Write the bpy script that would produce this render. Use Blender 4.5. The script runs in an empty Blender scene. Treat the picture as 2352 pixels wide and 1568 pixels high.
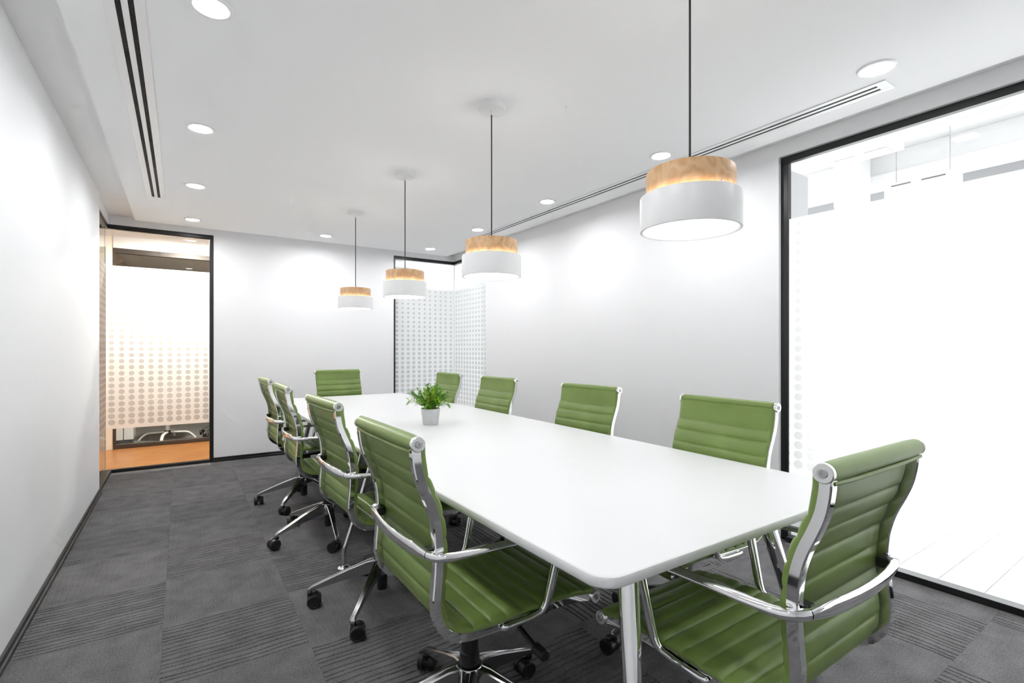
import bpy, bmesh, math, random
from mathutils import Vector, Matrix
random.seed(7)
PI = math.pi
SC = bpy.context.scene
COL = SC.collection

# ------------------------------------------------------------------ camera
cam = bpy.data.cameras.new('camera')
camo = bpy.data.objects.new('camera', cam)
COL.objects.link(camo)
camo.location = (0, 0, 1.2)
camo.rotation_euler = (PI / 2, 0, -math.radians(33.859))
cam.sensor_width = 36
cam.lens = 1132 / 2352 * 36
cam.shift_y = 18 / 2352
cam.clip_start = 0.02
SC.camera = camo

# ------------------------------------------------------------------ world (overcast white daylight outside the office facade)
W = bpy.data.worlds.new('world')
SC.world = W
W.use_nodes = True
bg = W.node_tree.nodes['Background']
bg.inputs[0].default_value = (0.97, 0.985, 1.0, 1)
bg.inputs[1].default_value = 2.0

SC.view_settings.view_transform = 'Standard'
SC.view_settings.look = 'None'
SC.view_settings.gamma = 1
SC.view_settings.use_curve_mapping = False
SC.view_settings.exposure = 1.0
cy = SC.cycles
cy.max_bounces, cy.diffuse_bounces, cy.glossy_bounces, cy.transmission_bounces, cy.transparent_max_bounces = 7, 5, 3, 4, 10
cy.caustics_reflective = cy.caustics_refractive = False
cy.sample_clamp_indirect = 5.0
cy.use_adaptive_sampling, cy.adaptive_threshold, cy.adaptive_min_samples = True, 0.10, 10
cy.use_denoising = True
cy.light_sampling_threshold = 0.03
DOWN_L, PEND_L, RING_L = 128.0, 3.2, 32.0      # radiance of downlight discs, pendant diffusers, pendant inner rings


# ------------------------------------------------------------------ helpers
def lin(r, g, b):
    f = lambda c: (c / 255 / 12.92) if c / 255 <= 0.04045 else ((c / 255 + 0.055) / 1.055) ** 2.4
    return (f(r), f(g), f(b), 1)


def mat(name):
    m = bpy.data.materials.new(name)
    m.use_nodes = True
    nt = m.node_tree
    return m, nt, nt.nodes['Principled BSDF']


def N(nt, kind, **kw):
    n = nt.nodes.new(kind)
    for k, v in kw.items():
        setattr(n, k, v)
    return n


def ln(nt, a, b):
    nt.links.new(a, b)


def simple(name, col, rough=0.5, metal=0.0, spec=0.5, bump=None):
    m, nt, p = mat(name)
    p.inputs['Base Color'].default_value = col if len(col) == 4 else (*col, 1)
    p.inputs['Roughness'].default_value = rough
    p.inputs['Metallic'].default_value = metal
    p.inputs['Specular IOR Level'].default_value = spec
    if bump:
        tc = N(nt, 'ShaderNodeTexCoord')
        nz = N(nt, 'ShaderNodeTexNoise')
        nz.inputs['Scale'].default_value = bump[0]
        nz.inputs['Detail'].default_value = 4
        b = N(nt, 'ShaderNodeBump')
        b.inputs['Strength'].default_value = bump[1]
        b.inputs['Distance'].default_value = bump[2]
        ln(nt, tc.outputs['Object'], nz.inputs['Vector'])
        ln(nt, nz.outputs['Fac'], b.inputs['Height'])
        ln(nt, b.outputs['Normal'], p.inputs['Normal'])
    return m


def emit(name, col, s):
    m = bpy.data.materials.new(name)
    m.use_nodes = True
    nt = m.node_tree
    nt.nodes.clear()
    e = N(nt, 'ShaderNodeEmission')
    e.inputs[0].default_value = (*col, 1)
    e.inputs[1].default_value = s
    o = N(nt, 'ShaderNodeOutputMaterial')
    ln(nt, e.outputs[0], o.inputs[0])
    return m


def glass_mat(name, tint=(0.985, 0.995, 0.99)):
    m = bpy.data.materials.new(name)
    m.use_nodes = True
    nt = m.node_tree
    nt.nodes.clear()
    t = N(nt, 'ShaderNodeBsdfTransparent')
    t.inputs[0].default_value = (*tint, 1)
    g = N(nt, 'ShaderNodeBsdfGlossy')
    g.inputs['Roughness'].default_value = 0.01
    lw = N(nt, 'ShaderNodeLayerWeight')
    pw = N(nt, 'ShaderNodeMath', operation='POWER')
    pw.inputs[1].default_value = 5.0
    ln(nt, lw.outputs['Facing'], pw.inputs[0])
    f = N(nt, 'ShaderNodeMath', operation='MULTIPLY_ADD')
    ln(nt, pw.outputs[0], f.inputs[0])
    f.inputs[1].default_value = 0.6
    f.inputs[2].default_value = 0.005
    mx = N(nt, 'ShaderNodeMixShader')
    o = N(nt, 'ShaderNodeOutputMaterial')
    ln(nt, f.outputs[0], mx.inputs[0])
    ln(nt, t.outputs[0], mx.inputs[1])
    ln(nt, g.outputs[0], mx.inputs[2])
    ln(nt, mx.outputs[0], o.inputs[0])
    return m


def film_mat(name):
    """frosted film, object coords: x along the pane, z up; printed grid of dots growing downwards"""
    m = bpy.data.materials.new(name)
    m.use_nodes = True
    nt = m.node_tree
    nt.nodes.clear()
    tc = N(nt, 'ShaderNodeTexCoord')
    sp = N(nt, 'ShaderNodeSeparateXYZ')
    ln(nt, tc.outputs['Object'], sp.inputs[0])

    def math_(op, a, b=None):
        n = N(nt, 'ShaderNodeMath', operation=op)
        for i, v in enumerate((a, b)):
            if v is None:
                continue
            if isinstance(v, (int, float)):
                n.inputs[i].default_value = v
            else:
                ln(nt, v, n.inputs[i])
        return n.outputs[0]
    PX, PZ, Z0 = 0.0777, 0.0596, 1.978
    fx = math_('SUBTRACT', math_('FRACT', math_('ADD', math_('DIVIDE', sp.outputs[0], PX), 0.5)), 0.5)
    rz = math_('DIVIDE', math_('SUBTRACT', Z0, sp.outputs[2]), PZ)
    fz = math_('SUBTRACT', math_('FRACT', math_('ADD', rz, 0.5)), 0.5)
    dx = math_('MULTIPLY', fx, PX)
    dz = math_('MULTIPLY', fz, PZ)
    d = math_('SQRT', math_('ADD', math_('MULTIPLY', dx, dx), math_('MULTIPLY', dz, dz)))
    row = math_('DIVIDE', math_('FLOOR', math_('ADD', rz, 0.5)), 25.0)
    r = math_('ADD', 0.0125, math_('MULTIPLY', row, 0.0145))
    dot = math_('LESS_THAN', d, r)
    ok = math_('MULTIPLY', math_('GREATER_THAN', row, -0.01), math_('LESS_THAN', row, 1.01))
    dot = math_('MULTIPLY', dot, ok)
    # film: white frosted
    dif = N(nt, 'ShaderNodeBsdfDiffuse')
    dif.inputs[0].default_value = (0.85, 0.85, 0.85, 1)
    tr = N(nt, 'ShaderNodeBsdfTranslucent')
    tr.inputs[0].default_value = (0.98, 0.98, 0.98, 1)
    f1 = N(nt, 'ShaderNodeMixShader')
    f1.inputs[0].default_value = 0.8
    ln(nt, dif.outputs[0], f1.inputs[1])
    ln(nt, tr.outputs[0], f1.inputs[2])
    # dots: clearer, tinted
    tp = N(nt, 'ShaderNodeBsdfTransparent')
    tp.inputs[0].default_value = (0.85, 0.85, 0.85, 1)
    tr2 = N(nt, 'ShaderNodeBsdfTranslucent')
    tr2.inputs[0].default_value = (0.70, 0.70, 0.70, 1)
    dif2 = N(nt, 'ShaderNodeBsdfDiffuse')
    dif2.inputs[0].default_value = (0.6, 0.6, 0.6, 1)
    f2a = N(nt, 'ShaderNodeMixShader')
    f2a.inputs[0].default_value = 0.25
    ln(nt, tr2.outputs[0], f2a.inputs[1])
    ln(nt, dif2.outputs[0], f2a.inputs[2])
    f2 = N(nt, 'ShaderNodeMixShader')
    f2.inputs[0].default_value = 0.08
    ln(nt, f2a.outputs[0], f2.inputs[1])
    ln(nt, tp.outputs[0], f2.inputs[2])
    mx = N(nt, 'ShaderNodeMixShader')
    ln(nt, dot, mx.inputs[0])
    ln(nt, f1.outputs[0], mx.inputs[1])
    ln(nt, f2.outputs[0], mx.inputs[2])
    o = N(nt, 'ShaderNodeOutputMaterial')
    ln(nt, mx.outputs[0], o.inputs[0])
    return m


def carpet_mat(name, furrow=0.0, pitch=0.030):
    m, nt, p = mat(name)
    tc = N(nt, 'ShaderNodeTexCoord')
    oi = N(nt, 'ShaderNodeObjectInfo')
    add = N(nt, 'ShaderNodeVectorMath', operation='ADD')
    sc = N(nt, 'ShaderNodeVectorMath', operation='SCALE')
    cmb = N(nt, 'ShaderNodeCombineXYZ')
    ln(nt, oi.outputs['Random'], cmb.inputs[0])
    ln(nt, oi.outputs['Random'], cmb.inputs[1])
    ln(nt, cmb.outputs[0], sc.inputs[0])
    sc.inputs['Scale'].default_value = 37.0
    ln(nt, tc.outputs['Object'], add.inputs[0])
    ln(nt, sc.outputs[0], add.inputs[1])
    # wavy furrows along local x
    mp = N(nt, 'ShaderNodeMapping')
    mp.inputs['Scale'].default_value = (3.0, 1.0, 1.0)
    ln(nt, add.outputs[0], mp.inputs[0])
    wob = N(nt, 'ShaderNodeTexNoise')
    wob.inputs['Scale'].default_value = 2.6
    wob.inputs['Detail'].default_value = 2
    mp.inputs['Scale'].default_value = (0.8, 1.6, 1.0)
    ln(nt, mp.outputs[0], wob.inputs['Vector'])
    sep = N(nt, 'ShaderNodeSeparateXYZ')
    ln(nt, add.outputs[0], sep.inputs[0])
    w1 = N(nt, 'ShaderNodeMath', operation='MULTIPLY')
    ln(nt, wob.outputs['Fac'], w1.inputs[0])
    w1.inputs[1].default_value = 0.07
    w2 = N(nt, 'ShaderNodeMath', operation='ADD')
    ln(nt, sep.outputs[1], w2.inputs[0])
    ln(nt, w1.outputs[0], w2.inputs[1])
    w3 = N(nt, 'ShaderNodeMath', operation='MULTIPLY')
    ln(nt, w2.outputs[0], w3.inputs[0])
    w3.inputs[1].default_value = 2 * PI / pitch
    si = N(nt, 'ShaderNodeMath', operation='SINE')
    ln(nt, w3.outputs[0], si.inputs[0])
    rp = N(nt, 'ShaderNodeMapRange')
    rp.inputs['From Min'].default_value = -1.0
    rp.inputs['From Max'].default_value = -0.25
    brk = N(nt, 'ShaderNodeTexNoise')
    brk.inputs['Scale'].default_value = 28
    brk.inputs['Detail'].default_value = 3
    ln(nt, add.outputs[0], brk.inputs['Vector'])
    bk = N(nt, 'ShaderNodeMath', operation='MULTIPLY_ADD')
    ln(nt, brk.outputs['Fac'], bk.inputs[0])
    bk.inputs[1].default_value = 1.7
    bk.inputs[2].default_value = -0.75
    bk2 = N(nt, 'ShaderNodeMath', operation='ADD')
    ln(nt, si.outputs[0], bk2.inputs[0])
    ln(nt, bk.outputs[0], bk2.inputs[1])
    ln(nt, bk2.outputs[0], rp.inputs['Value'])
    # pile tufts
    nz = N(nt, 'ShaderNodeTexNoise')
    nz.inputs['Scale'].default_value = 170
    nz.inputs['Detail'].default_value = 4
    nz.inputs['Roughness'].default_value = 0.7
    ln(nt, add.outputs[0], nz.inputs['Vector'])
    big = N(nt, 'ShaderNodeTexNoise')
    big.inputs['Scale'].default_value = 9
    big.inputs['Detail'].default_value = 3
    ln(nt, add.outputs[0], big.inputs['Vector'])
    h0 = N(nt, 'ShaderNodeMath', operation='MULTIPLY')
    ln(nt, rp.outputs[0], h0.inputs[0])
    h0.inputs[1].default_value = furrow * 2
    h1 = N(nt, 'ShaderNodeMath', operation='MULTIPLY_ADD')
    ln(nt, nz.outputs['Fac'], h1.inputs[0])
    h1.inputs[1].default_value = 0.9
    ln(nt, h0.outputs[0], h1.inputs[2])
    bp = N(nt, 'ShaderNodeBump')
    bp.inputs['Strength'].default_value = 1.0
    bp.inputs['Distance'].default_value = 0.0035
    ln(nt, h1.outputs[0], bp.inputs['Height'])
    ln(nt, bp.outputs[0], p.inputs['Normal'])
    ramp = N(nt, 'ShaderNodeValToRGB')
    ramp.color_ramp.elements[0].position = 0.30
    ramp.color_ramp.elements[0].color = lin(74, 73, 74)
    ramp.color_ramp.elements[1].position = 0.72
    ramp.color_ramp.elements[1].color = lin(142, 141, 142)
    mixh = N(nt, 'ShaderNodeMath', operation='MULTIPLY_ADD')
    ln(nt, nz.outputs['Fac'], mixh.inputs[0])
    mixh.inputs[1].default_value = 0.7
    b2 = N(nt, 'ShaderNodeMath', operation='MULTIPLY')
    ln(nt, big.outputs['Fac'], b2.inputs[0])
    b2.inputs[1].default_value = 0.3
    ln(nt, b2.outputs[0], mixh.inputs[2])
    ln(nt, mixh.outputs[0], ramp.inputs[0])
    ln(nt, ramp.outputs[0], p.inputs['Base Color'])
    p.inputs['Roughness'].default_value = 0.95
    p.inputs['Specular IOR Level'].default_value = 0.1
    return m


def wood_mat(name, c1, c2, scale=(6, 6, 1.2), rough=0.45, ring=7.0):
    m, nt, p = mat(name)
    tc = N(nt, 'ShaderNodeTexCoord')
    mp = N(nt, 'ShaderNodeMapping')
    mp.inputs['Scale'].default_value = scale
    oi = N(nt, 'ShaderNodeObjectInfo')
    ad = N(nt, 'ShaderNodeVectorMath', operation='ADD')
    ml = N(nt, 'ShaderNodeMath', operation='MULTIPLY')
    ml.inputs[1].default_value = 23.0
    ln(nt, oi.outputs['Random'], ml.inputs[0])
    ln(nt, tc.outputs['Object'], ad.inputs[0])
    ln(nt, ml.outputs[0], ad.inputs[1])
    ln(nt, ad.outputs[0], mp.inputs[0])
    nz = N(nt, 'ShaderNodeTexNoise')
    nz.inputs['Scale'].default_value = 1.6
    nz.inputs['Detail'].default_value = 3
    ln(nt, mp.outputs[0], nz.inputs['Vector'])
    k = N(nt, 'ShaderNodeMath', operation='MULTIPLY')
    ln(nt, nz.outputs['Fac'], k.inputs[0])
    k.inputs[1].default_value = ring
    fr = N(nt, 'ShaderNodeMath', operation='PINGPONG')
    ln(nt, k.outputs[0], fr.inputs[0])
    fr.inputs[1].default_value = 0.5
    r = N(nt, 'ShaderNodeValToRGB')
    r.color_ramp.elements[0].color = c1
    r.color_ramp.elements[1].color = c2
    r.color_ramp.elements[0].position = 0.05
    r.color_ramp.elements[1].position = 0.45
    ln(nt, fr.outputs[0], r.inputs[0])
    ln(nt, r.outputs[0], p.inputs['Base Color'])
    p.inputs['Roughness'].default_value = rough
    return m


def leather_mat(name):
    m, nt, p = mat(name)
    tc = N(nt, 'ShaderNodeTexCoord')
    nz = N(nt, 'ShaderNodeTexNoise')
    nz.inputs['Scale'].default_value = 420
    nz.inputs['Detail'].default_value = 2
    ln(nt, tc.outputs['Object'], nz.inputs['Vector'])
    n2 = N(nt, 'ShaderNodeTexNoise')
    n2.inputs['Scale'].default_value = 6
    ln(nt, tc.outputs['Object'], n2.inputs['Vector'])
    r = N(nt, 'ShaderNodeValToRGB')
    r.color_ramp.elements[0].color = lin(108, 130, 63)
    r.color_ramp.elements[1].color = lin(121, 143, 74)
    r.color_ramp.elements[0].position = 0.3
    r.color_ramp.elements[1].position = 0.7
    ln(nt, n2.outputs['Fac'], r.inputs[0])
    ln(nt, r.outputs[0], p.inputs['Base Color'])
    b = N(nt, 'ShaderNodeBump')
    b.inputs['Strength'].default_value = 0.18
    b.inputs['Distance'].default_value = 0.001
    ln(nt, nz.outputs['Fac'], b.inputs['Height'])
    ln(nt, b.outputs[0], p.inputs['Normal'])
    p.inputs['Roughness'].default_value = 0.38
    p.inputs['Specular IOR Level'].default_value = 0.5
    return m


def leaf_mat(name):
    m, nt, p = mat(name)
    tc = N(nt, 'ShaderNodeTexCoord')
    oi = N(nt, 'ShaderNodeObjectInfo')
    r = N(nt, 'ShaderNodeValToRGB')
    e = r.color_ramp.elements
    e[0].position, e[0].color = 0.0, lin(74, 128, 34)
    e[1].position, e[1].color = 1.0, lin(186, 214, 58)
    x = e.new(0.5)
    x.color = lin(98, 158, 36)
    ln(nt, oi.outputs['Random'], r.inputs[0])
    ln(nt, r.outputs[0], p.inputs['Base Color'])
    p.inputs['Roughness'].default_value = 0.5
    return m


def galv_mat(name):
    m, nt, p = mat(name)
    tc = N(nt, 'ShaderNodeTexCoord')
    v = N(nt, 'ShaderNodeTexVoronoi')
    v.inputs['Scale'].default_value = 160
    ln(nt, tc.outputs['Object'], v.inputs['Vector'])
    r = N(nt, 'ShaderNodeValToRGB')
    r.color_ramp.elements[0].color = lin(196, 197, 198)
    r.color_ramp.elements[1].color = lin(205, 207, 209)
    ln(nt, v.outputs['Color'], r.inputs[0])
    ln(nt, r.outputs[0], p.inputs['Base Color'])
    p.inputs['Metallic'].default_value = 0.55
    p.inputs['Roughness'].default_value = 0.38
    return m


M = {}
M['wall'] = simple('white_wall_paint', (0.89, 0.89, 0.90), 0.55, spec=0.3, bump=(180, 0.03, 0.001))
M['ceil'] = simple('white_ceiling_paint', (0.90, 0.90, 0.905), 0.8, spec=0.2)
M['black'] = simple('black_frame_paint', lin(24, 24, 26), 0.35)
M['skirt'] = simple('black_skirting', lin(30, 31, 33), 0.3)
M['carpet'] = carpet_mat('grey_furrowed_carpet')
M['carpet_plain'] = carpet_mat('grey_plain_carpet', 0.13, 0.024)
M['sub'] = simple('subfloor', (0.05, 0.05, 0.05), 0.9)
M['glass'] = glass_mat('clear_glass')
M['film'] = film_mat('frosted_dotted_film')
M['edge'] = simple('glass_edge', (0.8, 0.86, 0.84), 0.3)
M['laminate'] = simple('white_laminate', (0.72, 0.72, 0.725), 0.36, spec=0.3)
M['chrome'] = simple('polished_chrome', (0.88, 0.88, 0.89), 0.045, 1.0)
M['alu'] = simple('polished_aluminium', (0.50, 0.50, 0.51), 0.16, 1.0)
M['cap'] = simple('satin_chrome', (0.9, 0.9, 0.9), 0.22, 1.0)
M['dark'] = simple('dark_metal', lin(62, 64, 62), 0.3, 0.6)
M['plastic'] = simple('black_plastic', lin(22, 22, 23), 0.4)
M['leather'] = leather_mat('green_leather')
M['white'] = simple('white_enamel', (0.84, 0.84, 0.845), 0.35)
M['cord'] = simple('grey_fabric_cord', lin(70, 70, 72), 0.8)
M['lwood'] = wood_mat('pale_pine', lin(206, 160, 114), lin(222, 184, 140), scale=(7, 7, 5), rough=0.5, ring=6)
M['down'] = emit('downlight_led', (0.975, 0.985, 1.0), DOWN_L)
M['pend'] = emit('pendant_diffuser', (0.99, 0.99, 1.0), PEND_L)
M['ring'] = emit('pendant_inner_light', (1, 0.955, 0.90), RING_L)
M['slot'] = simple('slot_black', lin(10, 10, 10), 0.6)
M['fin'] = simple('fin_black', lin(44, 44, 44), 0.5)
M['galv'] = galv_mat('galvanised_steel')
M['soil'] = simple('soil', lin(48, 40, 30), 0.9, bump=(90, 0.8, 0.01))
M['leaf'] = leaf_mat('plant_leaf')
M['owood'] = wood_mat('orange_wood_floor', lin(160, 106, 58), lin(182, 128, 76), scale=(1.0, 9, 6), rough=0.35, ring=6)
M['cream'] = simple('cream_wall', lin(248, 240, 226), 0.6)
M['beige'] = simple('beige_wall', lin(206, 190, 170), 0.6)
M['gcarpet'] = simple('plain_grey_carpet', lin(128, 128, 128), 0.95, bump=(200, 0.5, 0.004))
M['plank'] = wood_mat('whitewashed_plank', lin(208, 205, 205), lin(228, 226, 226), scale=(1.2, 9, 6), rough=0.3, ring=7)
M['owhite'] = simple('office_white_paint', (0.90, 0.90, 0.90), 0.7)
M['ogrey'] = simple('office_grey_and_shade', lin(196, 196, 198), 0.6)  # grey of small fittings; also carries the painted shade of the partition end
M['spot'] = emit('spot_bulb', (1, 0.86, 0.68), 9.0)
M['strip'] = emit('corridor_light', (1, 0.92, 0.82), 380.0)
M['heat'] = simple('heatsink_grey', lin(130, 130, 132), 0.5, 0.5)
M['darkframe'] = simple('dark_brown_frame', lin(70, 62, 58), 0.4)


class MB:
    """collects geometry for one mesh"""

    def __init__(self):
        self.v, self.f = [], []

    def add(self, v, f):
        o = len(self.v)
        self.v += [tuple(p) for p in v]
        self.f += [tuple(i + o for i in q) for q in f]
        return self

    def box(self, x0, x1, y0, y1, z0, z1):
        v = [(x0, y0, z0), (x1, y0, z0), (x1, y1, z0), (x0, y1, z0), (x0, y0, z1), (x1, y0, z1), (x1, y1, z1), (x0, y1, z1)]
        f = [(3, 2, 1, 0), (4, 5, 6, 7), (0, 1, 5, 4), (1, 2, 6, 5), (2, 3, 7, 6), (3, 0, 4, 7)]
        return self.add(v, f)

    def rbox(self, x0, x1, y0, y1, z0, z1, b=0.003):
        """box with chamfered edges (three stacked octagon-ish loops)"""
        def ring(i, z):
            c = b
            X0, X1, Y0, Y1 = x0 + i, x1 - i, y0 + i, y1 - i
            return [(X0 + c, Y0, z), (X1 - c, Y0, z), (X1, Y0 + c, z), (X1, Y1 - c, z), (X1 - c, Y1, z), (X0 + c, Y1, z), (X0, Y1 - c, z), (X0, Y0 + c, z)]
        return self.loft([ring(b, z0), ring(0, z0 + b), ring(0, z1 - b), ring(b, z1)])

    def loft(self, rings, cap=True, close=False):
        n = len(rings[0])
        v = [p for r in rings for p in r]
        f = []
        R = len(rings)
        for i in range(R if close else R - 1):
            for j in range(n):
                a, b = i * n + j, i * n + (j + 1) % n
                c, d = ((i + 1) % R) * n + (j + 1) % n, ((i + 1) % R) * n + j
                f.append((a, b, c, d))
        if cap and not close:
            f.append(tuple(range(n - 1, -1, -1)))
            f.append(tuple((R - 1) * n + j for j in range(n)))
        return self.add(v, f)

    def lathe(self, prof, seg=32, c=(0, 0, 0), axis='z', cap=True):
        rings = []
        for r, z in prof:
            ring = []
            for j in range(seg):
                a = 2 * PI * j / seg
                p = (r * math.cos(a), r * math.sin(a), z)
                if axis == 'y':
                    p = (p[0], z, -p[1])
                elif axis == 'x':
                    p = (z, p[0], p[1])
                ring.append((p[0] + c[0], p[1] + c[1], p[2] + c[2]))
            rings.append(ring)
        return self.loft(rings, cap)

    def cyl(self, r, z0, z1, seg=24, c=(0, 0, 0), axis='z', b=0.0):
        if b:
            return self.lathe([(r - b, z0), (r, z0 + b), (r, z1 - b), (r - b, z1)], seg, c, axis)
        return self.lathe([(r, z0), (r, z1)], seg, c, axis)

    def tube(self, pts, rad, seg=10, cap=True):
        pts = [Vector(p) for p in pts]
        n = len(pts)
        rads = rad if isinstance(rad, (list, tuple)) else [rad] * n
        rings = []
        t0 = (pts[1] - pts[0]).normalized()
        up = Vector((0, 0, 1)) if abs(t0.z) < 0.9 else Vector((1, 0, 0))
        a = t0.cross(up).normalized()
        for i, p in enumerate(pts):
            t = ((pts[min(i + 1, n - 1)] - pts[max(i - 1, 0)])).normalized()
            a = (a - t * a.dot(t)).normalized()
            b = t.cross(a)
            rings.append([tuple(p + (a * math.cos(2 * PI * j / seg) + b * math.sin(2 * PI * j / seg)) * rads[i]) for j in range(seg)])
        return self.loft(rings, cap)

    def sweep(self, pts, sides, dims, seg=14, power=2.6):
        """superellipse section: half width along sides[i], half height along tangent x side"""
        pts = [Vector(p) for p in pts]
        n = len(pts)
        rings = []
        for i, p in enumerate(pts):
            t = (pts[min(i + 1, n - 1)] - pts[max(i - 1, 0)]).normalized()
            a = Vector(sides[i])
            a = (a - t * a.dot(t)).normalized()
            b = t.cross(a)
            w, h = dims[i]
            ring = []
            for j in range(seg):
                th = 2 * PI * (j + 0.5) / seg
                c, s = math.cos(th), math.sin(th)
                ring.append(tuple(p + a * w * math.copysign(abs(c) ** (2 / power), c) + b * h * math.copysign(abs(s) ** (2 / power), s)))
            rings.append(ring)
        return self.loft(rings)

    def mesh(self, name, material, smooth=True, angle=38):
        me = bpy.data.meshes.new(name)
        me.from_pydata(self.v, [], self.f)
        bm = bmesh.new()
        bm.from_mesh(me)
        bmesh.ops.recalc_face_normals(bm, faces=bm.faces)
        if smooth:
            for f in bm.faces:
                f.smooth = True
            for e in bm.edges:
                if len(e.link_faces) == 2 and e.calc_face_angle() > math.radians(angle):
                    e.smooth = False
        bm.to_mesh(me)
        bm.free()
        for m_ in (material if isinstance(material, (list, tuple)) else [material]):
            me.materials.append(m_)
        return me

    def obj(self, name, material, parent=None, smooth=True, loc=None, rot=None, angle=38):
        return place(name, self.mesh(name, material, smooth, angle), parent, loc, rot)


def place(name, me, parent=None, loc=None, rot=None):
    o = bpy.data.objects.new(name, me)
    COL.objects.link(o)
    if parent:
        o.parent = parent
    if loc:
        o.location = loc
    if rot:
        o.rotation_euler = rot
    return o


def tag(o, label, cat, group=None):
    o['label'] = label
    o['category'] = cat
    if group:
        o['group'] = group
    return o


def thing(name, loc, label, cat, group=None, rz=0):
    o = bpy.data.objects.new(name, None)
    COL.objects.link(o)
    o.empty_display_size = 0.05
    o.location = loc
    o.rotation_euler = (0, 0, rz)
    return tag(o, label, cat, group)


def struct(o, label=None):
    o['kind'] = 'structure'
    if label:
        o['label'] = label
    return o


def sempty(name, loc=(0, 0, 0), label=None):
    o = bpy.data.objects.new(name, None)
    COL.objects.link(o)
    o.location = loc
    return struct(o, label)


def boxo(name, x0, x1, y0, y1, z0, z1, m, parent=None):
    """box object whose origin sits at its base centre"""
    cx, cy = (x0 + x1) / 2, (y0 + y1) / 2
    return MB().box(x0 - cx, x1 - cx, y0 - cy, y1 - cy, 0, z1 - z0).obj(name, m, parent, smooth=False, loc=(cx, cy, z0))


# ------------------------------------------------------------------ room constants
XL, XR, YB, YF = -0.565, 3.13, 6.13, -2.6
ZC, ZT, ZH = 2.44, 2.50, 2.41       # dropped ceiling, upper ceiling, window head
GX, GY = 3.16, 6.155                # planes of the glazing (right, back)
WY = 1.645                          # big window's jamb
YLG, YRG = 5.305, 5.26              # where the corner glazing starts on the side walls
FW = 0.04

# ------------------------------------------------------------------ floor with carpet tiles
fl = struct(boxo('floor', XL - 0.14, XR + 0.03, YF - 0.1, YB + 0.02, -0.10, -0.006, M['sub']), 'dark grey carpet tile floor of the meeting room')
T = 0.5


def tile_mesh(w, d, m):
    h = 0.006
    x, y = w / 2 - 0.0001, d / 2 - 0.0001
    if m == 'carpet_plain':
        return MB().box(-x, x, -y, y, 0, h).mesh('carpet_tile', M[m], smooth=False)
    # cut-pile tile with wavy furrows running along local x
    rows = [(-y, 0)]
    pitch, g, k = 0.030, 0.0045, 0
    c = -y + 0.018
    while c < y - 0.008:
        rows += [(c - g, 0), (c - 0.0012, 1), (c + 0.0012, 1), (c + g, 0)]
        c += pitch * (1.0 + 0.22 * math.sin(1.9 * k + 7 * w))
        k += 1
    rows.append((y, 0))
    n = 14
    V, F = [], []
    for yy, low in rows:
        edge = min(1.0, (y - abs(yy)) / 0.03)
        for i in range(n + 1):
            xx = -x + 2 * x * i / n
            wob = 0.0045 * math.sin(9 * xx + 5 * yy + d * 11) + 0.0022 * math.sin(31 * xx + 17 * yy)
            V.append((xx, yy + wob * edge, h - (0.0048 if low else 0.0)))
    for r in range(len(rows) - 1):
        for i in range(n):
            q = r * (n + 1) + i
            F.append((q, q + 1, q + n + 2, q + n + 1))
    return MB().add(V, F).mesh('carpet_tile', M[m], smooth=False)


tcache = {}
nx = math.ceil((XR - XL) / T)
ny = math.ceil((YB - YF) / T)
fz = fl.location
for i in range(nx):
    for j in range(ny):
        x0, x1 = XL + i * T, min(XL + (i + 1) * T, XR)
        y1, y0 = YB - j * T, max(YB - (j + 1) * T, YF)
        plain = (i + j) % 2
        turn = plain if i < 4 else 1 - plain
        w, d = x1 - x0, y1 - y0
        if turn:
            w, d = d, w
        k = (round(w, 3), round(d, 3), plain)
        if k not in tcache:
            tcache[k] = tile_mesh(w, d, 'carpet_plain' if plain else 'carpet')
        place('carpet_tile', tcache[k], fl, ((x0 + x1) / 2 - fz.x, (y0 + y1) / 2 - fz.y, -0.006 - fz.z), (0, 0, PI / 2 if turn else 0))

# ------------------------------------------------------------------ walls, ceiling
struct(boxo('wall_left', XL - 0.14, XL, YF, YLG, -0.1, ZT, M['wall']), 'long plain white wall')
struct(boxo('wall_front', XL - 0.14, XR + 0.14, YF - 0.12, YF, -0.1, ZT, M['wall']), 'white end wall')
wb = struct(boxo('wall_back', 0.285, 2.276, YB, YB + 0.12, -0.1, ZT, M['wall']), 'white back wall between two glass panels')
boxo('header', XL - 0.14, 0.285, YB, YB + 0.12, ZH, ZT, M['wall']).parent = wb
bpy.data.objects['header'].location -= wb.location
h2 = boxo('header', 2.276, XR + 0.14, YB, YB + 0.12, ZH, ZT, M['wall'])
h2.parent = wb
h2.location -= wb.location
wr = struct(boxo('wall_right', XR, XR + 0.12, WY, YRG, -0.1, ZT, M['wall']), 'white wall between the large window and the corner glazing')
for a, b in ((YRG, YB), (YF, WY)):
    h = boxo('header', XR, XR + 0.12, a, b, ZH, ZT, M['wall'])
    h.parent = wr
    h.location -= wr.location
h = boxo('header', XL - 0.14, XL - 0.02, YLG, YB, ZH, ZT, M['wall'])
wl = bpy.data.objects['wall_left']
h.parent = wl
h.location -= wl.location
h = boxo('pier', XR, XR + 0.12, YF, -2.25, -0.1, ZH, M['wall'])
h.parent = wr
h.location -= wr.location
cl = struct(boxo('ceiling', XL - 0.14, XR + 0.14, YF - 0.12, YB + 0.14, ZT, ZT + 0.1, M['ceil']), 'white plasterboard ceiling with recessed margins')
dp = boxo('dropped_panel', -0.368, 2.945, YF, 5.95, ZC, ZT, M['ceil'])
dp.parent = cl
dp.location -= cl.location


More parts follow.
